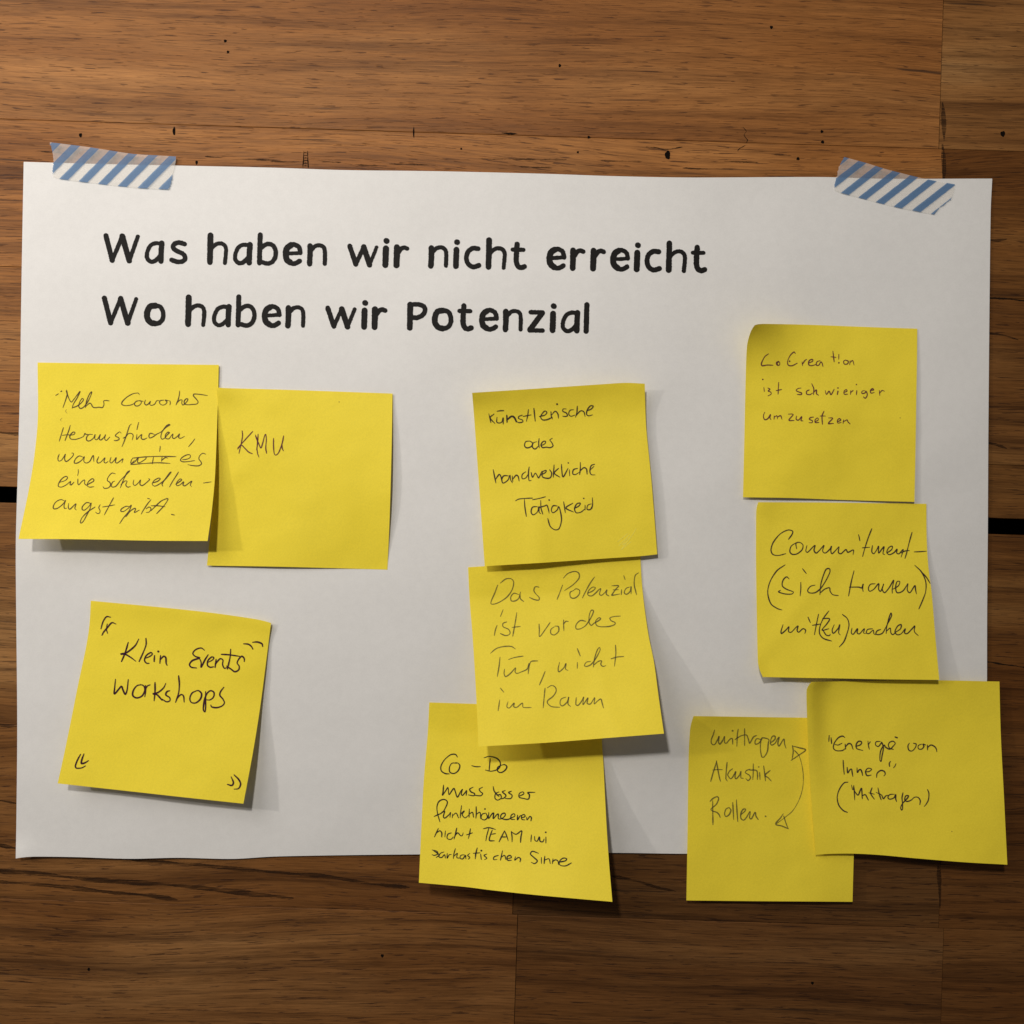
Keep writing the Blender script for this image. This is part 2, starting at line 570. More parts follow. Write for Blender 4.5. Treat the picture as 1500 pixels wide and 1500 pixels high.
class Sheet:
    """curved sheet whose outline is given by four edges in photo pixels and its stand-off by d(u, v) in mm"""
    def __init__(self, top, right, bottom, left, depth):
        K = 201
        self.K = K
        self.top, self.right = resample(top, K), resample(right, K)
        self.bottom, self.left = resample(bottom, K), resample(left, K)
        self.depth = depth

    def edge(self, E, t):
        x = np.clip(t, 0, 1) * (self.K - 1)
        i = np.clip(x.astype(int), 0, self.K - 2)
        f = (x - i)[..., None]
        return E[i] * (1 - f) + E[i + 1] * f

    def px(self, u, v):
        u = np.asarray(u, float); v = np.asarray(v, float)
        T, B = self.edge(self.top, u), self.edge(self.bottom, u)
        Lf, R = self.edge(self.left, v), self.edge(self.right, v)
        U, V = u[..., None], v[..., None]
        c = (self.top[0] * (1 - U) * (1 - V) + self.top[-1] * U * (1 - V)
             + self.bottom[0] * (1 - U) * V + self.bottom[-1] * U * V)
        return T * (1 - V) + B * V + Lf * (1 - U) + R * U - c

    def uv(self, P):
        u = np.full(len(P), 0.5); v = np.full(len(P), 0.5)
        e = 0.004
        for _ in range(9):
            F = self.px(u, v) - P
            Ju = (self.px(u + e, v) - self.px(u - e, v)) / (2 * e)
            Jv = (self.px(u, v + e) - self.px(u, v - e)) / (2 * e)
            det = Ju[:, 0] * Jv[:, 1] - Ju[:, 1] * Jv[:, 0]
            det[np.abs(det) < 100] = 100
            u = np.clip(u - (F[:, 0] * Jv[:, 1] - F[:, 1] * Jv[:, 0]) / det, 0.006, 0.994)
            v = np.clip(v - (Ju[:, 0] * F[:, 1] - Ju[:, 1] * F[:, 0]) / det, 0.006, 0.994)
        return u, v

    def world(self, P, lift):
        u, v = self.uv(P)
        return unproject(P[:, 0], P[:, 1], self.depth(u, v) * 1e-3 + lift)

    def build(self, name, mat, nu, nv, thick=0.00011):
        u, v = np.meshgrid(np.linspace(0, 1, nu), np.linspace(0, 1, nv))
        u, v = u.ravel(), v.ravel()
        P = self.px(u, v)
        d = self.depth(u, v) * 1e-3
        F = unproject(P[:, 0], P[:, 1], d)
        Bk = F + np.array([0, thick, 0])
        n = nu * nv
        faces = []
        for j in range(nv - 1):
            for i in range(nu - 1):
                a = j * nu + i
                faces.append((a, a + nu, a + nu + 1, a + 1))
                faces.append((n + a, n + a + 1, n + a + nu + 1, n + a + nu))
        for i in range(nu - 1):
            faces.append((i, i + 1, n + i + 1, n + i))
            a = (nv - 1) * nu + i
            faces.append((a, n + a, n + a + 1, a + 1))
        for j in range(nv - 1):
            a = j * nu
            faces.append((a, n + a, n + a + nu, a + nu))
            a = j * nu + nu - 1
            faces.append((a, a + nu, n + a + nu, n + a))
        o = link_mesh(name, np.vstack([F, Bk]), faces, mat, None, True)
        me = o.data
        # crisp rim, smooth faces
        bm_flags = [True] * (2 * (nu - 1) * (nv - 1)) + [False] * (len(me.polygons) - 2 * (nu - 1) * (nv - 1))
        me.polygons.foreach_set("use_smooth", bm_flags)
        me.set_sharp_from_angle(angle=math.radians(40))
        return o


def write(sheet, par, strokes, mat, name, label=None, lift=0.00009, **kw):
    """strokes: list of (points in photo px, width) laid on the sheet as one mesh"""
    V, Fc = [], []
    base = 0
    for k, (pts, w) in enumerate(strokes):
        L, R = ribbon(pts, w, **kw)
        n = len(L)
        lf = lift + (k % 9) * 0.000004
        V.append(sheet.world(L, lf)); V.append(sheet.world(R, lf))
        Fc += [(base + i, base + i + 1, base + n + i + 1, base + n + i) for i in range(n - 1)]
        base += 2 * n
    o = link_mesh(name, np.vstack(V), Fc, mat, par, False)
    if label:
        o['label'] = label
    return o


sheet = Sheet(
    top=[(34.7, 237), (140, 240), (250, 242.3), (400, 245.6), (500, 249), (640, 250.8), (800, 254.6), (900, 258),
         (1010, 260), (1200, 259.3), (1300, 261.8), (1453.5, 261.6)],
    right=[(1453.5, 261.6), (1451.2, 309), (1449.6, 433), (1448.4, 560), (1447.6, 660), (1447, 780), (1446, 900), (1445.8, 1000), (1445, 1248)],
    bottom=[(23, 1257.5), (32, 1256), (50, 1254.8), (110, 1255.5), (190, 1258), (260, 1256.5), (340, 1258.2), (400, 1254.8), (500, 1252.8),
            (610, 1251.6), (892, 1249.3), (1006, 1250.6), (1200, 1249), (1445, 1248)],
    left=[(34.7, 237), (32.2, 370), (30.2, 500), (29.8, 545), (26, 690), (23.2, 790), (23.4, 870), (25.2, 1060), (24, 1200), (23, 1257.5)],
    depth=lambda u, v: (1.0 + 0.35 * np.exp(-(u / 0.05) ** 2) * np.sin(np.pi * np.clip(v, 0, 1)) ** 2
                        + 0.3 * np.exp(-((1 - u) / 0.06) ** 2) * np.sin(np.pi * np.clip(v, 0, 1)) ** 2
                        + 0.15 * np.sin(6 * u + 1) * np.sin(5 * v) ** 2
                        + 1.3 * v ** 6 * (0.6 + 0.5 * np.sin(14 * u + 0.5))
                        + 1.6 * np.exp(-(u / 0.02) ** 2 - ((1 - v) / 0.02) ** 2)
                        + 0.12 * np.exp(-(v / 0.03) ** 2) * (1 + np.sin(22 * u))))
sheet_o = sheet.build("paper_sheet", M_SHEET, 170, 120, 0.00016)
sheet_o['label'] = "large white paper sheet with a printed two-line German heading, taped to the brown wood"
sheet_o['category'] = "paper sheet"

# printed heading: glyphs traced once as round-ended strokes, origin = left of ink, baseline (units of 1/4.2857 px)
GL = {
    'W': (48, 236, [(30, "62,66 104,220"), (24, "104,220 164,68"), (33, "164,68 211,220"), (23, "211,220 262,68")]),
    'a': (308, 242, [(24, "408,116 372,114 342,130 323,170 323,208 345,229 372,224 402,196"), (31, "413,113 410,165 410,226")]),
    's': (462, 245, [(27, "556,119 520,110 490,122 486,146 512,164 548,181 562,204 550,225 515,231 477,220")]),
    'h': (700, 250, [(34, "718,67 718,150 717,234"), (24, "722,152 745,128 775,116 804,124 817,150 816,190 812,238")]),
    'b': (1014, 262, [(28, "1030,70 1029,150 1028,246"), (26, "1036,152 1070,128 1105,131 1127,162 1127,206 1108,238 1080,249 1042,240")]),
    'e': (1174, 264, [(22, "1200,186 1240,184 1284,180"), (26, "1284,180 1274,144 1240,128 1210,140"), (34, "1225,133 1202,150 1192,186 1200,224 1222,242"),
                      (28, "1215,240 1240,249 1262,244 1280,232")]),
    'n': (1326, 260, [(32, "1344,132 1345,190 1343,244"), (24, "1350,162 1375,134 1405,127 1430,140 1438,170 1438,242")]),
    'o': (305, 634, [(34, "372,506 340,512 323,545 324,585 345,612 372,618"), (27, "372,504 405,514 422,550 420,588 400,612 372,620")]),
    'w': (208, 265, [(29, "222,134 262,247"), (24, "262,247 310,138"), (32, "310,138 348,249"), (21, "348,249 391,138")]),
    'i': (430, 266, [(34, "449,146 448,200 447,249"), (32, "451,98 453,99")]),
    'r': (500, 272, [(34, "518,144 518,200 517,255"), (26, "526,178 545,152 563,144 582,150")]),
    'c': (940, 282, [(28, "1028,153 995,151 966,172 955,210 966,248 998,268 1034,258")]),
    't': (1234, 284, [(30, "1272,124 1269,180 1269,232 1280,260 1300,269 1320,262"), (24, "1245,157 1312,157")]),
    'P': (584, 658, [(34, "601,497 601,642"), (26, "606,496 650,494 685,506 694,532 680,560 645,577 612,577")]),
    'z': (1338, 672, [(25, "1357,545 1432,545"), (31, "1430,549 1354,655"), (25, "1352,659 1434,659")]),
    'l': (0, 196, [(30, "16,16 15,100 14,182")]),
}
LINES = [
    (385.1, 0.0172, [("W", 151.2), ("a", 211.9), ("s", 247.8), (" ", 0), ("h", 303.3), ("a", 341.1), ("b", 376.6), ("e", 413.9), ("n", 449.4), (" ", 0),
                     ("w", 508.5), ("i", 560.3), ("r", 576.7), (" ", 0), ("n", 627.1), ("i", 663.7), ("c", 679.3), ("h", 711.5), ("t", 747.9), (" ", 0),
                     ("e", 800.2), ("r", 834.7), ("r", 864.6), ("e", 893.6), ("i", 928.6), ("c", 943.9), ("h", 975.5), ("t", 1011.8)]),
    (476.5, 0.0170, [("W", 148.9), ("o", 211.2), (" ", 0), ("h", 271.4), ("a", 310.3), ("b", 345.3), ("e", 383.1), ("n", 417.7), (" ", 0),
                     ("w", 476.3), ("i", 529.1), ("r", 544.5), (" ", 0), ("P", 596.3), ("o", 632.7), ("t", 670), ("e", 701.3), ("n", 736.3),
                     ("z", 772.4), ("i", 805.3), ("a", 821.1), ("l", 855.2)]),
]


def pp(s):
    return [tuple(float(q) for q in p.split(",")) for p in s.split()]


for (b0, sl, chars) in LINES:
    word, text = [], ""
    for ch, x0 in chars + [(" ", 0)]:
        if ch == " ":
            if word:
                write(sheet, sheet_o, word, M_PRINT, "printed_word", "printed word " + text, lift=0.00008, step=1.3, vary=0.05, rough=0.16)
            word, text = [], ""
            continue
        text += ch
        gx, gb, st = GL[ch]
        by = b0 + (x0 - 165) * sl
        for w, s in st:
            pts = []
            for (x, y) in pp(s):
                X = (x - gx) / 4.2857
                Y = (y - gb) / 4.2857
                pts.append((x0 + X - Y * sl, by + Y + X * sl))
            if len(pts) == 2:
                a, b = pts
                pts = [a, ((a[0] + b[0]) / 2, (a[1] + b[1]) / 2), b]
            word.append((pts, 1.13 * w / 4.2857))

# ------------------------------------------------------------------ sticky notes with their handwriting
NOTES = []


def e2(x):
    return np.exp(-x * x)


NOTES.append(dict(
    label="yellow sticky note about Mehr Coworker, at the sheet's left edge, bottom curling up",
    edges=dict(top=[(55, 531), (190, 533), (320.5, 534.5)],
               right=[(320.5, 534.5), (319.3, 584), (315, 696), (310, 750), (304, 792.5)],
               bottom=[(27, 789.5), (120, 790), (220, 792), (304, 792.5)],
               left=[(55, 531), (55.4, 612), (50, 670), (42, 718), (34, 757), (27, 789.5)]),
    depth=lambda u, v: 2.0 + 9.5 * np.clip((v - 0.12) / 0.88, 0, 1) ** 1.7 + 0.5 * (1 - u) * v,
    frame=(60, 550, 5.5556), w=1.25, ink=M_BROWN,
    words=[
        ("Mehr", "208,118 213,150 200,200 178,262; 205,125 222,175 240,212 250,215 285,170 317,130 295,180 265,230 252,268; 256,262 290,250 325,225 345,197 335,186 315,215 307,250 320,268 345,258 380,215 408,155 412,132 395,150 372,205 360,262; 365,252 395,225 410,235 420,255 440,262 470,258 500,260 512,235 510,208 530,203 555,207; 120,162 142,148; 162,130 168,126"),
        ("Coworker", "800,155 790,143 750,148 700,175 662,212 658,235 685,245 730,240 762,225; 800,205 775,210 760,230 770,247 795,245 815,225 812,208 800,205 832,210; 850,200 842,225 855,240 875,230 890,210 885,235 900,243 925,232 942,205 962,205; 1000,200 970,205 965,225 985,240 1010,235 1025,215 1010,200 1038,205; 1048,205 1052,225 1048,240; 1128,125 1125,160 1115,200 1098,240; 1105,222 1130,200 1148,200 1145,220 1152,240 1170,230 1190,207 1195,192 1180,190 1165,210 1170,232 1195,238 1230,235 1265,232 1278,215 1262,190 1240,165 1245,151 1290,153 1355,163"),
        ("Herausfinden,", "182,425 165,480 148,535; 238,405 225,450 195,530; 172,487 215,482 240,485 270,478 275,462 258,462 235,490 240,515 275,520 315,510 345,495 357,470 365,480 380,478; 420,480 390,480 370,505 375,530 400,530 430,505 440,480 438,515 455,522 475,495 482,480 474,515 487,525 515,500 525,480 518,515 532,528 560,500; 652,470 640,458 615,475 605,492 630,505 635,520 610,530 595,528; 735,395 720,410 700,470 675,540 658,580; 668,510 690,498 705,478 722,470 742,475 750,490 742,525; 795,380 788,405 780,440; 780,480 778,520 800,495 820,480 815,510 835,520 862,508; 925,480 890,470 878,490 885,508 910,500 940,478 975,460 1020,420 1050,402 1042,398 1020,410 985,460 975,500 985,518 1005,510 1030,480 1045,465 1030,462 1012,485 1015,510 1040,515 1060,490 1074,475 1070,505 1085,512 1115,490 1127,475 1120,505 1140,510 1167,495; 1252,515 1230,545 1200,580"),
        ("warum", "148,640 138,670 142,695 165,690 190,655 198,640 192,680 205,700 235,680 262,650 262,632 250,632; 345,665 310,655 280,680 270,710 295,712 330,690 352,660 348,695 365,712 395,700 420,655 427,650 430,700; 470,660 455,695 462,712 485,705 520,670 512,700 525,712 545,700; 570,665 560,700 572,712 600,685 612,668 605,705 620,712 650,690 667,678 658,712"),
        ("wir crossed out", "750,670 735,690 732,715 760,705 790,670 785,705 805,708 850,680 855,665 835,662; 915,665 905,720; 970,575 968,600 965,620; 985,665 980,700; 982,692 1010,668 1030,672; 745,672 850,662 960,658 1098,660; 730,725 850,715 950,710 1050,715; 730,725 760,690"),
        ("es", "1150,685 1190,680 1215,665 1210,645 1180,648 1145,670 1135,690 1155,702 1200,700 1250,692; 1340,640 1315,633 1290,655 1285,680 1300,700 1305,720 1280,735 1225,732 1195,725"),
        ("eine", "150,870 195,855 215,835 205,820 175,835 148,870 140,900 165,908 205,890 240,862 236,886 246,890 268,868; 303,765 303,790 298,815; 300,842 300,880 307,890 335,860 355,850 355,880 370,892 392,880 425,862 430,847 415,840 385,865 375,895 395,908 430,905"),
        ("Schwellen-", "605,800 575,795 545,830 540,855 560,870 565,895 545,915 515,918 505,905; 600,860 585,865 572,890 580,908 610,900 650,850 710,790 722,775 702,788 670,850 645,915; 650,890 680,860 700,860 690,890 705,908 727,903; 755,850 750,880 765,895 795,870 810,850 805,885 825,895 860,870 885,845 875,840; 905,875 950,860 970,840 955,835 920,855 905,885 925,900 960,885 1005,850 1045,805 1060,785 1050,788 1012,840 985,882 990,900; 1045,908 1065,870 1110,800 1118,785; 1095,885 1130,862 1145,848 1130,842 1105,870 1105,895 1130,890 1160,865 1155,890 1170,898 1210,870 1227,860 1215,890 1225,905; 1322,875 1385,865"),
        ("angst", "190,1020 160,1010 120,1030 100,1065 105,1085 135,1080 180,1045 200,1015 187,1060 192,1082 207,1080; 225,1040 222,1075 235,1088 270,1055 285,1045 275,1080 287,1095; 405,1040 370,1035 338,1065 335,1090 355,1095 390,1065 408,1038 400,1080 375,1130 345,1185 325,1202 320,1190 335,1155 380,1110 440,1070; 482,1050 470,1075 480,1100 475,1120 455,1122 445,1112; 590,995 560,1050 525,1115 515,1135; 500,1070 550,1062 600,1052"),
        ("gibt.", "715,1065 690,1065 655,1085 650,1105 675,1105 710,1080 735,1055 715,1105 670,1160 640,1205; 690,1150 730,1100 765,1080 770,1088 760,1115 800,1095; 868,1000 882,1004; 895,1010 870,1040 830,1100 815,1128; 855,1085 880,1070 895,1085 880,1110 855,1115; 895,1100 930,1065 980,1020 1033,1003 1000,1060 940,1125; 895,1060 950,1060 1010,1068; 1062,1130 1083,1135"),
    ],
    faint=["210,275 200,290 212,308", "172,345 158,360 165,372"],
))
NOTES.append(dict(
    label="yellow sticky note reading only KMU, tucked beside the Coworker note",
    edges=dict(top=[(317, 567.5), (330, 568.5), (420, 571), (575, 576.5)],
               right=[(575, 576.5), (573.8, 650), (572, 720), (570, 780), (567.5, 834.5)],
               bottom=[(303, 828.5), (400, 830), (480, 832), (567.5, 834.5)],
               left=[(317, 567.5), (319, 590), (319, 625), (315, 700), (309, 770), (303, 828.5)]),
    depth=lambda u, v: 1.6 + 1.9 * e2(u / 0.10) * e2(v / 0.09) + 2.2 * np.clip(u, 0, 1) ** 3 * np.sin(np.pi * np.clip(v, 0, 1)) ** 1.3
    + 1.5 * (1 - u) ** 2 * v ** 3,
    frame=(300, 550, 5.0), w=1.4, ink=M_PURPLE,
    words=[("KMU", "273,405 276,440 268,490 250,570; 350,410 300,465 240,532; 240,540 265,510 290,530 320,560 348,573; 370,435 385,480 382,530 386,570 396,598; 390,430 386,500 378,545; 370,445 395,500 410,530 425,490 435,450 445,430 450,470 446,530 452,570; 503,460 503,520 508,570 520,583 540,565 565,500 577,442; 565,500 566,530 575,552"),
           ("pen dot", "984,194")],
))
NOTES.append(dict(
    label="tilted yellow sticky note Klein Events Workshops, alone at the lower left of the sheet",
    edges=dict(top=[(133, 880), (234, 889.5), (300, 896.5), (345, 902.5), (380, 908), (397, 912.5)],
               right=[(397, 912.5), (388, 984), (380.5, 1040), (372.6, 1090), (364.5, 1135), (356.5, 1177.3)],
               bottom=[(84.4, 1147.6), (180, 1158), (270, 1168), (356.5, 1177.3)],
               left=[(133, 880), (131, 915), (126.2, 947), (115, 1000), (104, 1055), (94, 1104), (84.4, 1147.6)]),
    depth=lambda u, v: 2.0 + 8.0 * np.clip((v - 0.1) / 0.9, 0, 1) ** 1.55 + 0.9 * e2((v - 0.0) / 0.06) * u,
    frame=(80, 870, 4.5455), w=2.0, ink=M_PLUM,
    words=[("opening quote marks", "372,155 345,152 322,185 308,232; 408,200 380,192 350,225 325,255 315,275; 350,200 345,235 352,262"),
           ("Klein", "490,322 470,390 445,450; 560,300 535,345 480,390 440,400 470,402 510,425 540,448; 608,295 608,340 585,400 562,450; 600,430 635,415 650,400 640,390 610,410 598,440 610,460 628,462; 665,410 662,450; 690,383; 705,410 700,462; 702,440 725,415 740,425 742,460 748,475"),
           ("Events", "998,375 975,360 940,370 920,395 935,415 965,425 955,430 915,445 898,470 910,488 945,493; 960,420 975,455 975,488 1000,440 1022,405; 1022,455 1050,440 1060,425 1045,420 1020,445 1018,475 1035,488 1058,485; 1075,435 1068,490; 1072,465 1100,432 1120,440 1118,470 1130,495 1145,490; 1172,368 1168,420 1155,480 1150,500; 1110,402 1160,405 1230,415; 1262,450 1262,430 1245,415 1225,435 1215,460 1228,480 1225,505 1200,518 1180,505 1145,480"),
           ("closing quote marks", "1258,332 1290,335 1310,350 1320,368; 1318,322 1350,320 1380,332 1385,350"),
           ("Workshops", "405,568 400,620 398,665 430,630 445,615 455,640 470,668 482,640 490,570; 585,605 550,610 525,640 520,675 545,692 580,680 600,645 595,615 570,602; 605,610 605,650 600,685; 603,645 615,615 635,605; 668,590 668,650 662,712; 740,595 725,625 690,655 655,665 680,670 700,690 715,708; 765,645 748,650 740,672 765,690 767,710 745,718 715,700; 825,545 830,600 825,660 805,722; 812,700 840,670 858,680 862,720; 945,645 915,660 900,695 910,722 940,725 970,700 978,665 960,645 940,645; 1005,650 1005,700 1005,760 1000,785 990,770 995,720 1010,670 1035,645 1060,655 1058,685 1035,705 1010,705; 1126,622 1105,650 1100,675 1120,700 1130,725 1115,745 1080,757 1045,752 1040,740"),
           ("lower left quote marks", "172,1068 150,1110 138,1145 145,1160 180,1158 205,1145; 195,1065 182,1100 178,1128 200,1125 225,1110"),
           ("lower right quote marks", "1175,1218 1190,1255 1180,1275 1150,1268; 1195,1205 1225,1235 1238,1265 1225,1295 1195,1300")],
))
NOTES.append(dict(
    label="yellow sticky note about Tätigkeid with scratches near its corner, top of the middle column",
    edges=dict(top=[(691.6, 575.4), (760, 571), (820, 567), (880, 563), (916, 560.8), (944.5, 562)],
               right=[(944.5, 562), (945.5, 600), (947, 630), (954, 700), (958.5, 755), (962.8, 812)],
               bottom=[(710, 829.4), (800, 824), (880, 818.5), (938, 814.7), (962.8, 812)],
               left=[(691.6, 575.4), (694, 605), (697, 646), (703, 730), (710, 829.4)]),
    depth=lambda u, v: 2.2 + 5.6 * np.exp(-(v / 0.13) ** 1.15) * (0.75 + 0.5 * (1 - u)) + 4.2 * np.clip((v - 0.16) / 0.84, 0, 1) ** 1.3 * (1.0 - 0.35 * u)
    + 0.9 * e2((1 - u) / 0.2) * np.sin(np.pi * np.clip(v, 0, 1)) - 0.8 * e2((1 - u) / 0.12) * e2((1 - v) / 0.12),
    frame=(680, 550, 5.0), w=1.5, ink=M_BALL,
    words=[("Künstlerische", "180,280 195,345; 218,282 190,310 225,352; 240,305 238,340 255,348 275,340 285,310 285,355; 240,262 262,258 290,258; 470,248 465,290 455,335; 430,300 490,288; 425,290 400,300 398,315 425,325 428,340 400,345 385,338; 510,240 515,290 520,335; 550,300 590,290 605,270 590,260 570,280 560,305 575,325 610,322 645,305; 635,265 638,300 645,318; 640,290 665,262 685,280 690,312; 680,210; 747,245 725,245 722,262 748,275 755,295 735,300 722,298; 800,250 775,255 765,280 780,298 810,290; 828,225 825,270 815,305; 822,290 850,260 875,265 885,300; 895,260 930,245 945,225 925,222 905,245 895,280 910,295 940,288; 310,290 312,345; 313,322 345,297 368,305 385,340; 314,290 316,342; 316,325 345,302 364,310 380,342"),
           ("oder", "480,480 450,485 442,515 460,530 490,520 500,495 480,480; 530,485 505,495 500,525 520,538 545,515; 548,462 545,500 550,530; 560,515 590,500 595,482 575,485 562,510 575,528 600,525 630,528 650,515 640,490 627,472 645,460"),
           ("handwerkliche", "212,690 222,740 232,788; 230,760 255,725 268,740 275,775; 325,735 290,735 275,760 285,788 320,765 335,730 340,765 352,785; 352,735 355,775; 355,760 380,730 395,740 402,772; 450,705 425,725 425,755 450,750 470,720; 475,670 470,720 475,770 490,768; 490,710 500,745 520,715 535,735 545,750 570,700; 560,730 595,710 600,695 575,705 572,740 600,752 630,748 640,715 625,690; 658,655 655,700 652,745; 690,680 660,715 700,745; 712,650 715,700 725,742 760,680; 770,690 772,735; 762,640; 830,680 800,690 795,720 815,725 840,710; 850,635 850,680 845,725; 848,700 875,675 895,685 900,722; 955,650 930,660 920,700 930,725 958,728; 925,690 950,665"),
           ("Tätigkeid", "375,918 400,905 450,900 500,898; 440,905 445,970 455,1032; 500,910 550,900 595,888; 535,960 500,965 490,1000 505,1020 535,1000 548,960 548,1000 560,1012; 560,915 562,970 575,1015; 540,968 590,955 605,950 615,975 622,1008; 622,912; 680,955 650,955 638,985 650,1005 680,985 692,960 705,1000 712,1060 695,1120 665,1130 630,1105 612,1048; 728,925 735,970 740,1005; 795,935 745,970 800,1000; 805,975 840,955 850,935 825,940 808,975 820,1005 855,1000 880,980; 885,950 885,985; 875,900; 930,940 905,950 900,980 925,980 940,950; 938,895 940,940 935,975")],
    scratch=["1260,1118 1230,1170 1150,1275", "1200,1155 1120,1220", "1215,1165 1130,1250", "1225,1215 1145,1280", "1200,1190 1160,1240 1190,1222"],
))
NOTES.append(dict(
    label="yellow sticky note with pencilled Das Potenzial ist vor der Tür, middle of its column",
    edges=dict(top=[(685.6, 831), (760, 826), (860, 819), (938, 813)],
               right=[(938, 813), (940, 850), (943.5, 885), (950, 930), (958, 970), (965, 1022), (972.6, 1074.6)],
               bottom=[(701, 1093.6), (800, 1088), (890, 1081), (972.6, 1074.6)],
               left=[(685.6, 831), (688, 880), (692, 930), (697, 1010), (701, 1093.6)]),
    depth=lambda u, v: 1.7 + 19.0 * np.clip((v - 0.17) / 0.83, 0, 1) ** 1.15 * (0.98 + 0.06 * u),
    frame=(680, 810, 5.0), w=1.45, ink=M_PENCIL,
    words=[("Das", "245,235 225,290 195,368 240,368 310,325 350,270 362,215 345,190 305,190 265,220; 400,305 365,295 342,320 345,350 375,350 400,330 412,285; 408,300 412,335 435,355; 548,250 520,248 510,275 525,300 548,325 545,345 510,340 478,325"),
           ("Potenzial", "720,235 700,290 680,340; 725,185 760,150 810,135 840,150 840,185 800,230 735,275; 800,275 775,290 780,325 810,330 840,305 845,275 820,262 800,275; 955,175 920,225 885,290 865,330; 905,295 945,275 960,255 940,250 912,275 905,305 930,315 955,300 985,270 1000,262 990,300 1005,310 1030,290 1045,270 1040,300 1060,315; 1080,240 1130,240 1110,265 1085,300 1080,310 1140,300; 1090,270 1130,268; 1152,268 1150,305; 1168,165 1178,195; 1210,250 1185,260 1172,290 1190,302 1215,280 1222,245 1222,300; 1277,145 1252,165 1245,230 1262,305"),
           ("ist", "240,530 228,565 220,605; 285,415 275,440 265,465; 310,505 285,515 285,540 325,560 335,590 305,605 265,590; 385,435 375,500 355,610; 350,545 410,538"),
           ("vor", "548,520 550,560 552,612 590,565 628,510; 660,540 635,560 635,590 660,600 690,575 690,540 665,535; 728,490 728,530 730,570; 728,520 745,500 762,502"),
           ("der", "890,500 850,495 820,525 820,555 850,555 890,530 930,470 947,425 930,420 915,460 915,510 930,530 950,515 985,495 1000,480 985,475 962,500 970,530 1000,540 1060,538 1100,525 1105,510 1075,495 1068,475 1100,465 1143,462"),
           ("Tür,", "192,735 235,700 290,685 345,685 375,703; 262,762 255,830 242,905; 325,780 370,765 432,755; 295,850 292,885 305,905 340,880 375,842 372,870 385,882 420,870 460,850 475,810 468,885; 475,830 490,795 538,790; 592,868 575,910 550,968"),
           ("nicht", "698,800 688,850 695,870 730,840 745,810 742,850 760,860; 828,800 828,845; 828,700 850,755; 925,795 895,800 880,825 900,830 930,815 965,770 995,710 990,692 975,710 955,770 945,835; 950,820 980,795 1005,790 1000,815 1015,830 1038,825; 1108,675 1110,740 1100,830; 1075,775 1120,762 1168,758"),
           ("im", "260,1075 248,1155; 265,990 290,1020; 320,1090 312,1125 330,1135 365,1100 362,1125 385,1130 425,1100 432,1130 490,1132"),
           ("Raum", "592,990 585,1060 578,1135; 608,988 640,970 668,985 672,1015 650,1050 612,1080 610,1100 640,1125 700,1130; 745,1055 710,1070 702,1105 720,1120 755,1090 765,1055 760,1105 780,1125; 820,1060 818,1110 835,1115 860,1085 875,1055 870,1110 905,1062 900,1100 925,1105 955,1060 952,1105 975,1085 1000,1070 1010,1100 1020,1135")],
))
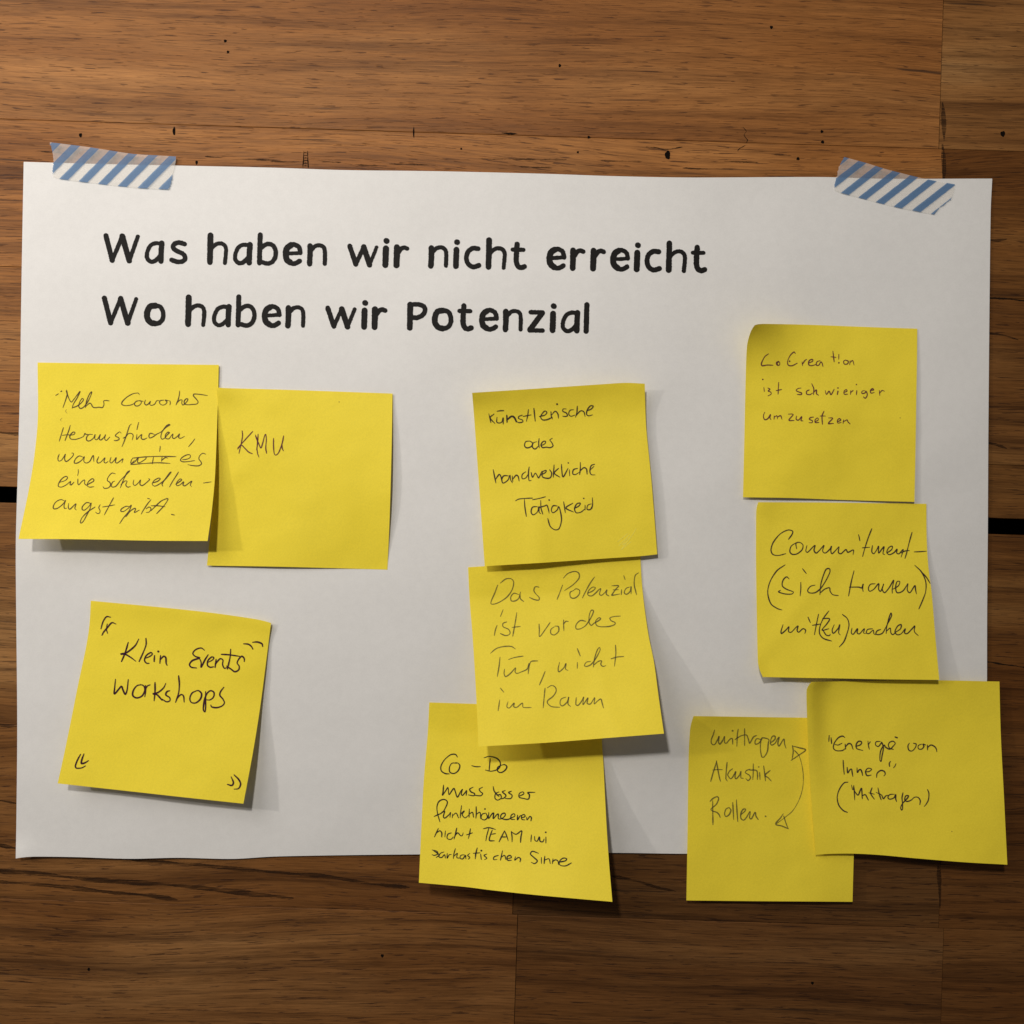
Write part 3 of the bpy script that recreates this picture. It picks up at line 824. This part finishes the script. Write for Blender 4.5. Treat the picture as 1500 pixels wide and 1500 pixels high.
NOTES.append(dict(
    label="yellow sticky note headed Co-Do, lowest of the middle column, hanging over the sheet's edge",
    edges=dict(top=[(628.8, 1029), (690, 1031), (780, 1034), (880, 1036)],
               right=[(880, 1036), (882, 1087), (884, 1120), (888, 1200), (892, 1262), (897, 1321)],
               bottom=[(613.6, 1293), (680, 1299), (720, 1304), (780, 1310.5), (840, 1316), (897, 1321)],
               left=[(628.8, 1029), (626.5, 1075), (621, 1140), (617, 1215), (613.6, 1293)]),
    depth=lambda u, v: 1.7 + 20.0 * np.clip((v - 0.15) / 0.85, 0, 1) ** 1.25 * (0.75 + 0.35 * u)
    + 1.2 * np.exp(-((u - 0.45 - 0.35 * (v - 0.9)) / 0.13) ** 2) * np.clip((v - 0.72) / 0.28, 0, 1) ** 2,
    frame=(600, 1020, 5.0), w=1.5, ink=M_BLACK,
    words=[("Co-Do", "350,445 335,425 300,428 255,465 230,510 232,545 260,565 290,568; 345,490 310,490 292,520 295,555 325,565 355,545 368,510 355,490 335,485; 455,508 485,515 518,515; 545,450 585,440 640,455 665,490 650,530 600,548 555,540; 590,455 582,545; 670,505 645,520 645,548 670,558 700,540 712,515 695,500 670,505"),
           ("muss", "248,650 245,700 240,725 265,690 280,668 285,700 290,720 310,690 325,675 335,700 350,738 372,700 387,680 378,715 388,725 410,700 417,690 414,725; 465,665 440,680 450,700 475,712 470,728 430,722; 535,665 510,680 520,700 535,712 520,728 480,725"),
           ("besser", "612,660 620,695 655,735; 655,700 630,712 625,745 645,760 670,745 665,720 640,725; 700,690 680,700 705,725 690,745 660,752; 745,695 725,705 750,725 740,748 700,748; 805,730 835,715 830,700 805,710 802,738 835,748 870,752 877,720 865,705 918,703"),
           ("funktionieren", "180,880 200,870 240,850 270,800 275,770 250,755 215,770 200,810 205,860 222,920; 225,860 255,840 247,880 258,892 290,865 300,850 295,885; 315,860 312,890; 315,875 340,855 358,890; 380,800 375,840 370,890; 375,860 400,840 385,865 405,890 430,872; 437,825 435,885; 437,862 460,850 468,885; 487,808 488,860 485,892; 487,865 515,850 520,895; 555,855 530,865 525,895 550,905 570,885 560,858; 552,825; 580,850 578,895 600,865 615,855 612,895 635,870 650,862 650,895 675,895 700,872 695,855 672,865 668,890 700,902 725,900 745,890 770,877 765,860 745,870 742,898 770,902; 790,870 790,905 805,880 815,872; 820,890 845,880 838,865 820,875 822,900 845,905; 857,885 860,905 880,880 892,890 888,912"),
           ("nicht", "210,968 195,1000 182,1030; 192,1005 220,985 235,1000 235,1030; 262,985 258,1030; 305,1000 280,1010 275,1040 300,1048 320,1030; 345,965 335,1010 325,1045; 332,1020 352,1000 372,1020 385,1020 392,1000; 445,970 440,1000 430,1042; 415,1015 460,1000"),
           ("TEAM", "540,970 580,962 630,975; 580,965 565,1020 558,1058; 605,980 590,1020 585,1055 620,1058; 600,1010 630,1005; 695,985 675,1025 655,1065; 695,985 710,1020 722,1058; 668,1030 715,1030; 745,990 750,1030 750,1065; 745,992 780,1010 820,985 815,1030 812,1070"),
           ("im", "892,1015 888,1065; 915,1025 918,1055 935,1060 950,1030 955,1060 975,1065 985,1045; 997,996; 998,1030 998,1075"),
           ("sarkastischen", "165,1125 200,1135 205,1155 180,1165 165,1160; 175,1130 215,1160 195,1180; 250,1140 225,1150 215,1175 235,1180 255,1160 262,1185; 275,1150 275,1185 290,1160 305,1158; 335,1115 325,1150 320,1188; 325,1170 350,1150 345,1180 370,1185; 400,1160 375,1165 370,1185 390,1190 408,1165 412,1190; 440,1150 425,1165 440,1180 430,1192; 495,1110 485,1150 480,1190; 465,1150 515,1146; 520,1155 525,1195; 525,1130; 565,1155 545,1165 565,1185 548,1196; 650,1165 620,1175 615,1195 640,1195; 680,1130 672,1170 665,1200; 670,1180 695,1165 705,1195; 715,1190 745,1180 735,1165 715,1175 718,1200 745,1200; 775,1175 770,1200 795,1180 812,1190 808,1212"),
           ("Sinne", "945,1150 900,1135 885,1155 910,1180 935,1205 915,1225 890,1215; 965,1180 965,1225; 990,1170 985,1225; 988,1200 1020,1190 1030,1225; 1050,1190 1045,1225; 1047,1212 1065,1198 1085,1205 1090,1232; 1090,1215 1140,1205 1150,1190 1125,1185 1100,1205 1100,1235 1140,1242 1185,1220")],
))
NOTES.append(dict(
    label="yellow sticky note CoCreation ist schwieriger umzusetzen, topmost, its upper corner curled",
    edges=dict(top=[(1105.5, 476.4), (1110, 475), (1117, 474.4), (1150, 474.9), (1192, 476), (1270, 479), (1343.7, 481.5)],
               right=[(1343.7, 481.5), (1343.2, 534.7), (1342.2, 590), (1341.4, 646), (1339.6, 735.2)],
               bottom=[(1088.4, 728.4), (1160, 729.5), (1240, 732.5), (1339.6, 735.2)],
               left=[(1105.5, 476.4), (1101.5, 482), (1098.5, 489), (1094.3, 506.7), (1092.4, 553), (1090.5, 640), (1088.4, 728.4)]),
    depth=lambda u, v: 1.6 + 12.0 * np.exp(-np.sqrt((u / 0.20) ** 2 + (v / 0.17) ** 2) ** 1.25) + 1.0 * v ** 2 + 1.0 * u ** 3 * np.sin(np.pi * np.clip(v, 0, 1)),
    frame=(1080, 460, 5.357), w=1.4, ink=M_PURPLE,
    words=[("CoCreation", "245,312 215,335 190,385 195,405 235,400 280,402; 325,370 308,380 312,400 330,400 332,380 318,372; 328,374 312,384 318,398; 455,310 445,297 415,325 395,370 400,400 430,405 470,385; 410,370; 508,375 512,405; 510,395 530,365 545,355; 560,385 590,370 590,355 565,365 560,395 580,405 620,395; 650,365 625,375 620,400 640,400 655,375 665,385 672,410; 750,290 755,330 760,375; 735,335 775,340; 797,315 796,355; 797,382; 850,360 835,370 840,392 865,390 870,370 850,362; 885,365 882,398; 885,380 905,365 916,400"),
           ("ist", "200,513; 208,575 212,608; 240,580 256,590 242,604 262,612 265,628 240,642; 325,535 322,580 320,628; 305,600 348,592"),
           ("schwieriger", "500,580 475,585 462,600 480,610 505,620 500,632 470,630; 565,595 545,605 545,628 570,632 590,620; 583,545 600,585 598,632; 600,615 620,595 622,625 638,637; 690,600 700,630 720,605 735,632 755,600 760,590; 790,605 785,630; 790,580; 835,615 860,605 855,592 838,605 840,628 865,628; 890,600 888,630; 890,615 908,600; 938,600 935,632; 935,553; 1000,600 980,605 978,622 1000,620 1010,605 1020,635 1005,660 990,650; 1045,600 1070,595 1060,585 1045,600 1050,620 1075,615; 1115,600 1118,638; 1118,620 1135,600 1155,605"),
           ("umzusetzen", "215,770 205,800 215,828 240,820 260,788 256,815 264,828; 290,800 288,825; 290,810 310,798 315,822; 315,808 340,798 350,825; 400,785 438,788 405,832 445,835; 465,800 462,825 480,832 505,805 500,835 515,838; 598,808 575,812 565,825 590,838 585,852 562,852; 610,845 635,830 630,815 612,828 612,850 640,850; 680,762 665,800 668,865; 650,800 692,800; 715,815 748,818 715,858 755,858; 785,845 812,832 800,820 785,835 790,855 815,850; 835,830 830,858; 832,845 862,830 868,845 885,862"),
           ("pen dot", "1278,815")],
))
NOTES.append(dict(
    label="yellow sticky note Commitment (sich trauen), second in the right column, bent lower corner",
    edges=dict(top=[(1110.8, 735.6), (1200, 736), (1280, 737), (1357, 738)],
               right=[(1357, 738), (1357.6, 790), (1360, 830), (1365, 870), (1370, 930), (1376, 996)],
               bottom=[(1117.5, 991.8), (1160, 992.6), (1230, 993.8), (1300, 995.2), (1376, 996)],
               left=[(1110.8, 735.6), (1108, 746), (1107.5, 790), (1107.6, 830), (1109, 920), (1110.3, 970), (1112.5, 981), (1117.5, 991.8)]),
    depth=lambda u, v: 1.5 + 1.0 * e2(u / 0.1) * e2(v / 0.08) + 6.2 * np.clip((v - 0.1) / 0.9, 0, 1) ** 1.4 * (0.6 + 0.55 * u)
    + 2.6 * np.clip((0.13 - (u + (1 - v))) / 0.13, 0, 1) ** 1.2,
    frame=(1090, 730, 5.0), w=1.5, ink=M_BALL,
    words=[("Commitment-", "325,300 350,265 355,240 320,232 265,260 215,320 197,375 210,410 250,418 305,405; 380,325 345,350 335,390 355,410 390,405 425,375 430,340 405,322 380,330 385,370; 460,345 452,385 465,395 500,360 520,345 512,380 530,400 570,360 585,345 575,385 595,400 630,370 640,350 635,385 645,405 680,370 695,355 690,395 710,405 745,375 760,395 800,378 798,412; 838,265 843,285 848,310; 935,222 905,300 880,380 868,425; 865,362 920,358; 940,345 935,390 950,405 975,370 985,350 985,400 1010,370 1025,355 1017,405 1030,412; 1045,400 1080,375 1085,350 1060,360 1045,395 1065,412 1100,395 1120,372 1118,400 1135,405 1165,375 1150,430; 1230,248 1210,320 1190,400 1178,440; 1150,400 1180,385 1210,382; 1245,392 1290,390 1336,387"),
           ("(sich", "300,487 240,530 190,610 173,690 195,770 240,805 278,818; 330,590 310,575 285,600 280,640 310,665 360,685 350,700 300,700 252,685 265,674; 415,615 415,665 410,715; 428,515 455,550; 520,635 485,645 465,675 480,692 520,690 560,660 600,600 628,540 625,515 600,520 575,580 560,640 555,705; 560,690 590,665 625,655 630,680 650,705 690,712"),
           ("trauen)", "805,530 785,610 765,715; 770,650 840,650 862,655 872,628 868,660 872,682; 960,625 925,630 910,660 920,680 950,665 985,625 985,665 1000,680 1018,640 1022,625 1012,665 1030,690 1065,650 1095,600 1085,660 1085,695; 1090,665 1130,640 1140,610 1120,610 1110,650 1120,690 1160,680 1190,640 1200,625 1195,670 1215,690 1250,640 1255,665 1262,700; 1250,490 1300,540 1330,610 1330,680 1310,740 1280,810; 1300,540 1335,578 1362,622"),
           ("mit(zu)machen", "285,925 270,975 275,990 310,960 328,940 325,975 345,980 380,945 395,935 388,965 400,980 430,955 450,965 445,990; 468,870 485,910; 545,848 530,920 515,998; 500,930 560,920; 620,825 580,880 555,940 553,990 580,1025 640,1045; 575,880 625,882 605,920 570,965 620,955; 575,960 600,1000 625,1005 630,995; 660,925 645,965 655,988 690,950 700,925 692,985 705,1000; 720,850 755,880 768,925 755,985 730,1050 697,1088; 790,950 785,985 800,995 830,955 828,985 845,992 880,955 875,985 890,990; 940,955 905,960 895,985 915,990 945,965 950,990 960,998; 1000,960 975,970 965,992 985,998 1015,985 1050,920 1080,860 1075,840 1060,880 1045,940 1040,990; 1045,970 1070,950 1075,985 1090,998 1110,980 1145,955 1150,925 1125,935 1105,975 1120,998 1150,992 1180,955 1175,985 1195,990 1235,950 1250,935 1247,975 1275,1005")],
))
NOTES.append(dict(
    label="yellow sticky note with pencilled Akustik and a two-headed curved arrow, half covered",
    edges=dict(top=[(1016, 1049), (1060, 1049.6), (1120, 1050.6), (1181, 1051.4), (1258, 1053)],
               right=[(1258, 1053), (1254, 1150), (1250.7, 1250), (1248.8, 1321)],
               bottom=[(1005.5, 1319), (1100, 1320), (1180, 1320.5), (1248.8, 1321)],
               left=[(1016, 1049), (1013, 1058), (1010.7, 1070), (1008.7, 1110), (1007.2, 1217), (1005.5, 1319)]),
    depth=lambda u, v: 1.3 + 7.5 * np.exp(-(v / 0.15) ** 1.2) * e2(u / 0.46) + 3.2 * np.clip((v - 0.1) / 0.9, 0, 1) ** 1.6,
    frame=(1000, 1030, 7.5), w=1.6, ink=M_PENCIL,
    words=[("mittragen", "350,295 335,350 315,400 318,445 350,455 385,400 400,365 395,430 410,450 445,400 460,365 460,430 480,440 520,395 545,390 550,450; 548,303; 610,285 600,350 595,475; 575,400 620,370 650,355 700,350 720,390 735,440 760,400 780,370 810,355; 680,280 680,370 680,465; 860,400 815,390 795,420 800,450 835,440 870,395; 920,385 870,385 855,440 855,520 870,590 895,590 930,530 940,440 945,400 900,380; 960,440 1010,400 1015,365 985,365 965,420 975,460 1015,440 1040,395 1060,375 1045,440 1060,470 1110,395 1120,450 1135,495"),
           ("Akustik", "375,632 355,700 330,780 308,860; 370,635 385,720 400,800 415,858; 330,735 380,730 435,730; 488,650 480,730 475,830 490,855; 550,720 520,740 500,770 495,790 530,830 575,770 582,750 575,820 590,830 625,790 640,750 640,820 665,825; 740,725 700,740 690,765 730,790 745,820 720,850 695,830; 775,665 775,750 770,840; 735,735 790,735 815,745 822,790 820,840; 835,700; 845,760 850,840; 890,690 900,770 910,855; 960,740 905,790 940,820 972,855"),
           ("Rollen.", "330,1070 330,1180 333,1335; 300,1080 335,1045 380,1028 395,1050 370,1110 310,1165 330,1185 375,1200 400,1225 412,1255; 510,1145 475,1165 460,1215 475,1245 510,1225 530,1175 510,1148; 550,1090 555,1180 560,1280; 590,1060 595,1160 605,1300; 640,1225 680,1190 690,1165 665,1165 640,1210 640,1265 670,1285 700,1255 740,1190 735,1260 755,1270 795,1200 805,1240 830,1280; 909,1242 912,1244"),
           ("arrow head", "1205,465 1215,530 1200,625; 1205,470 1280,490 1350,515 1270,575 1190,630; 1230,520 1280,575"),
           ("arrow head", "1105,1215 1075,1260 1022,1328 1090,1350 1160,1380; 1110,1240 1135,1320 1160,1380"),
           ("~arrow", "1280,575 1310,680 1325,800 1318,930 1280,1060 1210,1180 1130,1250 1030,1325")],
))
NOTES.append(dict(
    label="yellow sticky note Energie von Innen, lowest right, reaching beyond the sheet onto the wood",
    edges=dict(top=[(1189, 999), (1240, 998), (1353, 996.4), (1464, 998.4)],
               right=[(1464, 998.4), (1466, 1076), (1470.5, 1164), (1473, 1215), (1475.6, 1266.6)],
               bottom=[(1195, 1252.2), (1215, 1250.8), (1250.6, 1250.4), (1290, 1252.5), (1338.6, 1257), (1412, 1263), (1475.6, 1266.6)],
               left=[(1189, 999), (1185, 1003), (1181.7, 1009.5), (1181.7, 1032), (1184.6, 1105), (1189, 1178.6), (1195, 1252.2)]),
    depth=lambda u, v: 2.7 + 4.4 * e2(u / 0.07) * e2(v / 0.5) + 1.4 * e2((v) / 0.1) * e2(u / 0.2) + 1.2 * np.exp(-(v / 0.12) ** 1.2) + (3.4 + 5.0 * u) * np.clip(v, 0, 1) ** 1.35,
    frame=(1190, 1050, 7.5), w=1.6, ink=M_BALL,
    words=[("Energie", "185,205 180,270; 205,230 212,295; 355,225 330,212 285,230 240,290 232,345 265,372 330,370 358,350; 240,300 280,310 325,290; 360,300 365,355; 365,330 395,295 425,300 440,335 448,358; 480,325 530,305 540,275 505,270 480,310 490,350 555,370; 610,265 615,310 625,355; 618,300 635,275; 745,270 700,275 695,310 725,325 755,290 762,280 780,340 765,430 755,490 742,475 745,400 760,350 790,310 800,330 850,355 890,320 910,290 885,268 850,280 835,310 850,345 890,358; 910,222 932,230"),
           ("von", "1065,290 1050,320 1060,365 1095,375 1130,340 1140,300 1110,290; 1200,300 1165,315 1165,350 1200,355 1225,325 1215,300 1245,310; 1265,310 1265,365; 1265,340 1300,310 1340,325 1360,350 1368,385"),
           ("Innen", "338,478 342,550 350,632; 382,555 388,615 410,585 430,575 438,620 445,655; 490,560 494,612 512,585 530,580 545,610 552,645; 580,605 625,600 650,575 610,565 585,600 600,645 645,640; 705,665 712,620 750,590 790,600 800,630 785,650; 858,490 845,510 848,545; 918,515 905,545 890,560"),
           ("(Mittragen)", "390,718 350,725 300,790 273,880 290,970 340,1030 385,1050; 430,750 440,800; 455,755 450,800; 455,760 462,840 465,915; 460,810 500,860 525,810 540,785 545,840 548,900; 546,868 580,855 597,880 615,915; 655,780 640,840 680,905; 620,835 680,850; 720,780 735,850 755,910; 700,830 760,860 780,900 805,870 830,862; 900,850 850,855 830,885 850,905 895,890 915,855 915,900 925,930; 995,835 985,890 990,950 990,1010 980,1025 970,1000 985,960 1015,925 1050,885 1055,867 1025,870 1015,910 1040,930 1085,915 1120,885 1160,885 1185,920 1180,965; 1265,800 1280,840 1275,910 1250,960 1228,985"),
           ("pen dot", "1532,1260")],
))

def wavy(depth, k):
    q = np.random.default_rng(40 + k)
    a, b, c, d = q.uniform(0, 6.28, 4)
    f1, f2 = q.uniform(3.0, 5.5, 2)
    def fn(u, v):
        w = 0.22 * np.sin(f1 * u + a) * np.sin(f2 * v + b) + 0.10 * np.sin(9 * u + 4 * v + c) + 0.07 * np.sin(12 * v - 5 * u + d)
        # a soft fold or two left by handling
        t = u * math.cos(c) + v * math.sin(c)
        t2 = u * math.cos(d) + v * math.sin(d)
        w = w + 0.34 * np.exp(-((t - 0.42) / 0.07) ** 2) + 0.26 * np.exp(-((t2 - 0.55) / 0.05) ** 2) + 0.45 * np.sin(2.2 * u * v * 3 + b) * v
        return depth(u, v) + w * np.clip(v * 2.5, 0.15, 1)
    return fn


for k_note, nt in enumerate(NOTES):
    nt['depth'] = wavy(nt['depth'], k_note)
    sh = Sheet(nt['edges']['top'], nt['edges']['right'], nt['edges']['bottom'], nt['edges']['left'], nt['depth'])
    o = sh.build("sticky_note", M_NOTE, 56, 56, 0.00010)
    o['label'] = nt['label']
    o['category'] = "sticky note"
    o['group'] = "yellow sticky notes on and around the white sheet"
    x0, y0, sc = nt['frame']

    def conv(s):
        return [(x0 + x / sc, y0 + y / sc) for x, y in pp(s)]
    for (txt, s) in nt['words']:
        thin = txt.startswith("~")
        w = 1.28 * nt['w'] * (0.6 if thin else 1.0)
        st = [(conv(q), w * (1.3 if len(q.split()) == 1 and "dot" not in txt else 0.9)) for q in s.split(";")]
        kind = "arrow_head" if "head" in txt else "pen_mark" if ("marks" in txt or "dot" in txt or "arrow" in txt) else "handwritten_word"
        write(sh, o, st, M_FAINT if "dot" in txt else nt['ink'], kind, None if kind == "pen_mark" else "handwritten " + txt, step=0.8, vary=0.22, taper=0.35)
    for s in nt.get('faint', []):
        write(sh, o, [(conv(s), 0.9)], M_FAINT, "pen_mark", step=0.8, taper=0.5)
    for s in nt.get('scratch', []):
        write(sh, o, [(conv(s), 0.8)], M_SCRATCH, "scratch", step=1.0, taper=0.7)


# ------------------------------------------------------------------ washi tape
def torn(P, amp, n):
    """torn end: ragged polyline between two points"""
    C = resample(P, n)
    T = np.gradient(C, axis=0)
    T /= np.linalg.norm(T, axis=1)[:, None]
    N = np.stack([-T[:, 1], T[:, 0]], 1)
    j = rng.normal(0, amp, n)
    j[::2] += amp
    j[0] = j[-1] = 0
    return C + N * j[:, None]


def tape(name, top, right, bottom, left, axis_deg, mat, depth, label):
    sh = Sheet(top, right, bottom, left, depth)
    sh.left = resample(left, sh.K)
    # ragged ends replace the smooth ones
    def rag(P):
        R = torn(P, 0.45, 27)
        t = np.linspace(0, 1, 27)
        tt = np.linspace(0, 1, sh.K)
        return np.stack([np.interp(tt, t, R[:, 0]), np.interp(tt, t, R[:, 1])], 1)
    sh.left = rag(left); sh.right = rag(right)
    o = sh.build(name, mat, 60, 53, 0.00006)
    nu, nv = 60, 53
    u, v = np.meshgrid(np.linspace(0, 1, nu), np.linspace(0, 1, nv))
    P = sh.px(u.ravel(), v.ravel())
    a = math.radians(axis_deg)
    A = P[:, 0] * math.cos(a) + P[:, 1] * math.sin(a)
    B = -P[:, 0] * math.sin(a) + P[:, 1] * math.cos(a)
    me = o.data
    lay = me.uv_layers.new(name="UVMap")
    n = nu * nv
    for lp in me.loops:
        k = lp.vertex_index % n
        lay.data[lp.index].uv = (A[k], B[k])
    # stripe width lies on the front face only once: drop the rear copy
    import bmesh
    bm = bmesh.new(); bm.from_mesh(me)
    bm.verts.ensure_lookup_table()
    bmesh.ops.delete(bm, geom=[vv for vv in bm.verts if vv.index >= n], context='VERTS')
    bm.to_mesh(me); bm.free()
    o['label'] = label
    o['category'] = "tape"
    o['group'] = "striped tape strips holding the sheet"
    return A, B


def sv(x, y, deg):
    a = math.radians(deg)
    return (x * math.cos(a) + y * math.sin(a)) + 0.795 * (-x * math.sin(a) + y * math.cos(a))


tape("masking_tape", [(73, 208.3), (130, 215.5), (191.7, 225), (225, 227.3), (258, 229.2)],
     [(258, 229.2), (257, 240), (253, 256.5), (248.4, 277.5)],
     [(76.7, 258.3), (85, 261.5), (100, 263.6), (150, 270), (200, 275), (248.4, 277.5)],
     [(73, 208.3), (76, 219), (78.4, 233.3), (77.5, 248), (76.7, 258.3)], 6.4,
     tape_material("washi_tape_first", 28.9, sv(132, 216, 6.4) + 0.6),
     lambda u, v: 1.50 + 0.08 * np.sin(9 * u) * v + 0.03 * np.sin(25 * u + 8 * v), "blue and white striped tape at the sheet's upper left corner, torn left end pointed")
tape("masking_tape", [(1236.7, 230), (1268, 238.5), (1300, 248.3), (1353, 261.5), (1399, 270)],
     [(1399, 270), (1395.5, 288), (1383, 300), (1376, 305), (1368.3, 314)],
     [(1223, 278.5), (1230, 281.7), (1270, 292.5), (1310, 302.7), (1368.3, 314)],
     [(1236.7, 230), (1229.5, 244), (1226.7, 256), (1222.7, 270), (1223, 278.5)], 13.6,
     tape_material("washi_tape_second", 26.9, sv(1257, 289, 13.6) + 0.6),
     lambda u, v: 1.50 + 0.08 * np.sin(8 * u + 1) * v + 0.03 * np.sin(22 * u + 6 * v), "blue and white striped tape at the sheet's upper right corner, tilted, stepped torn end")
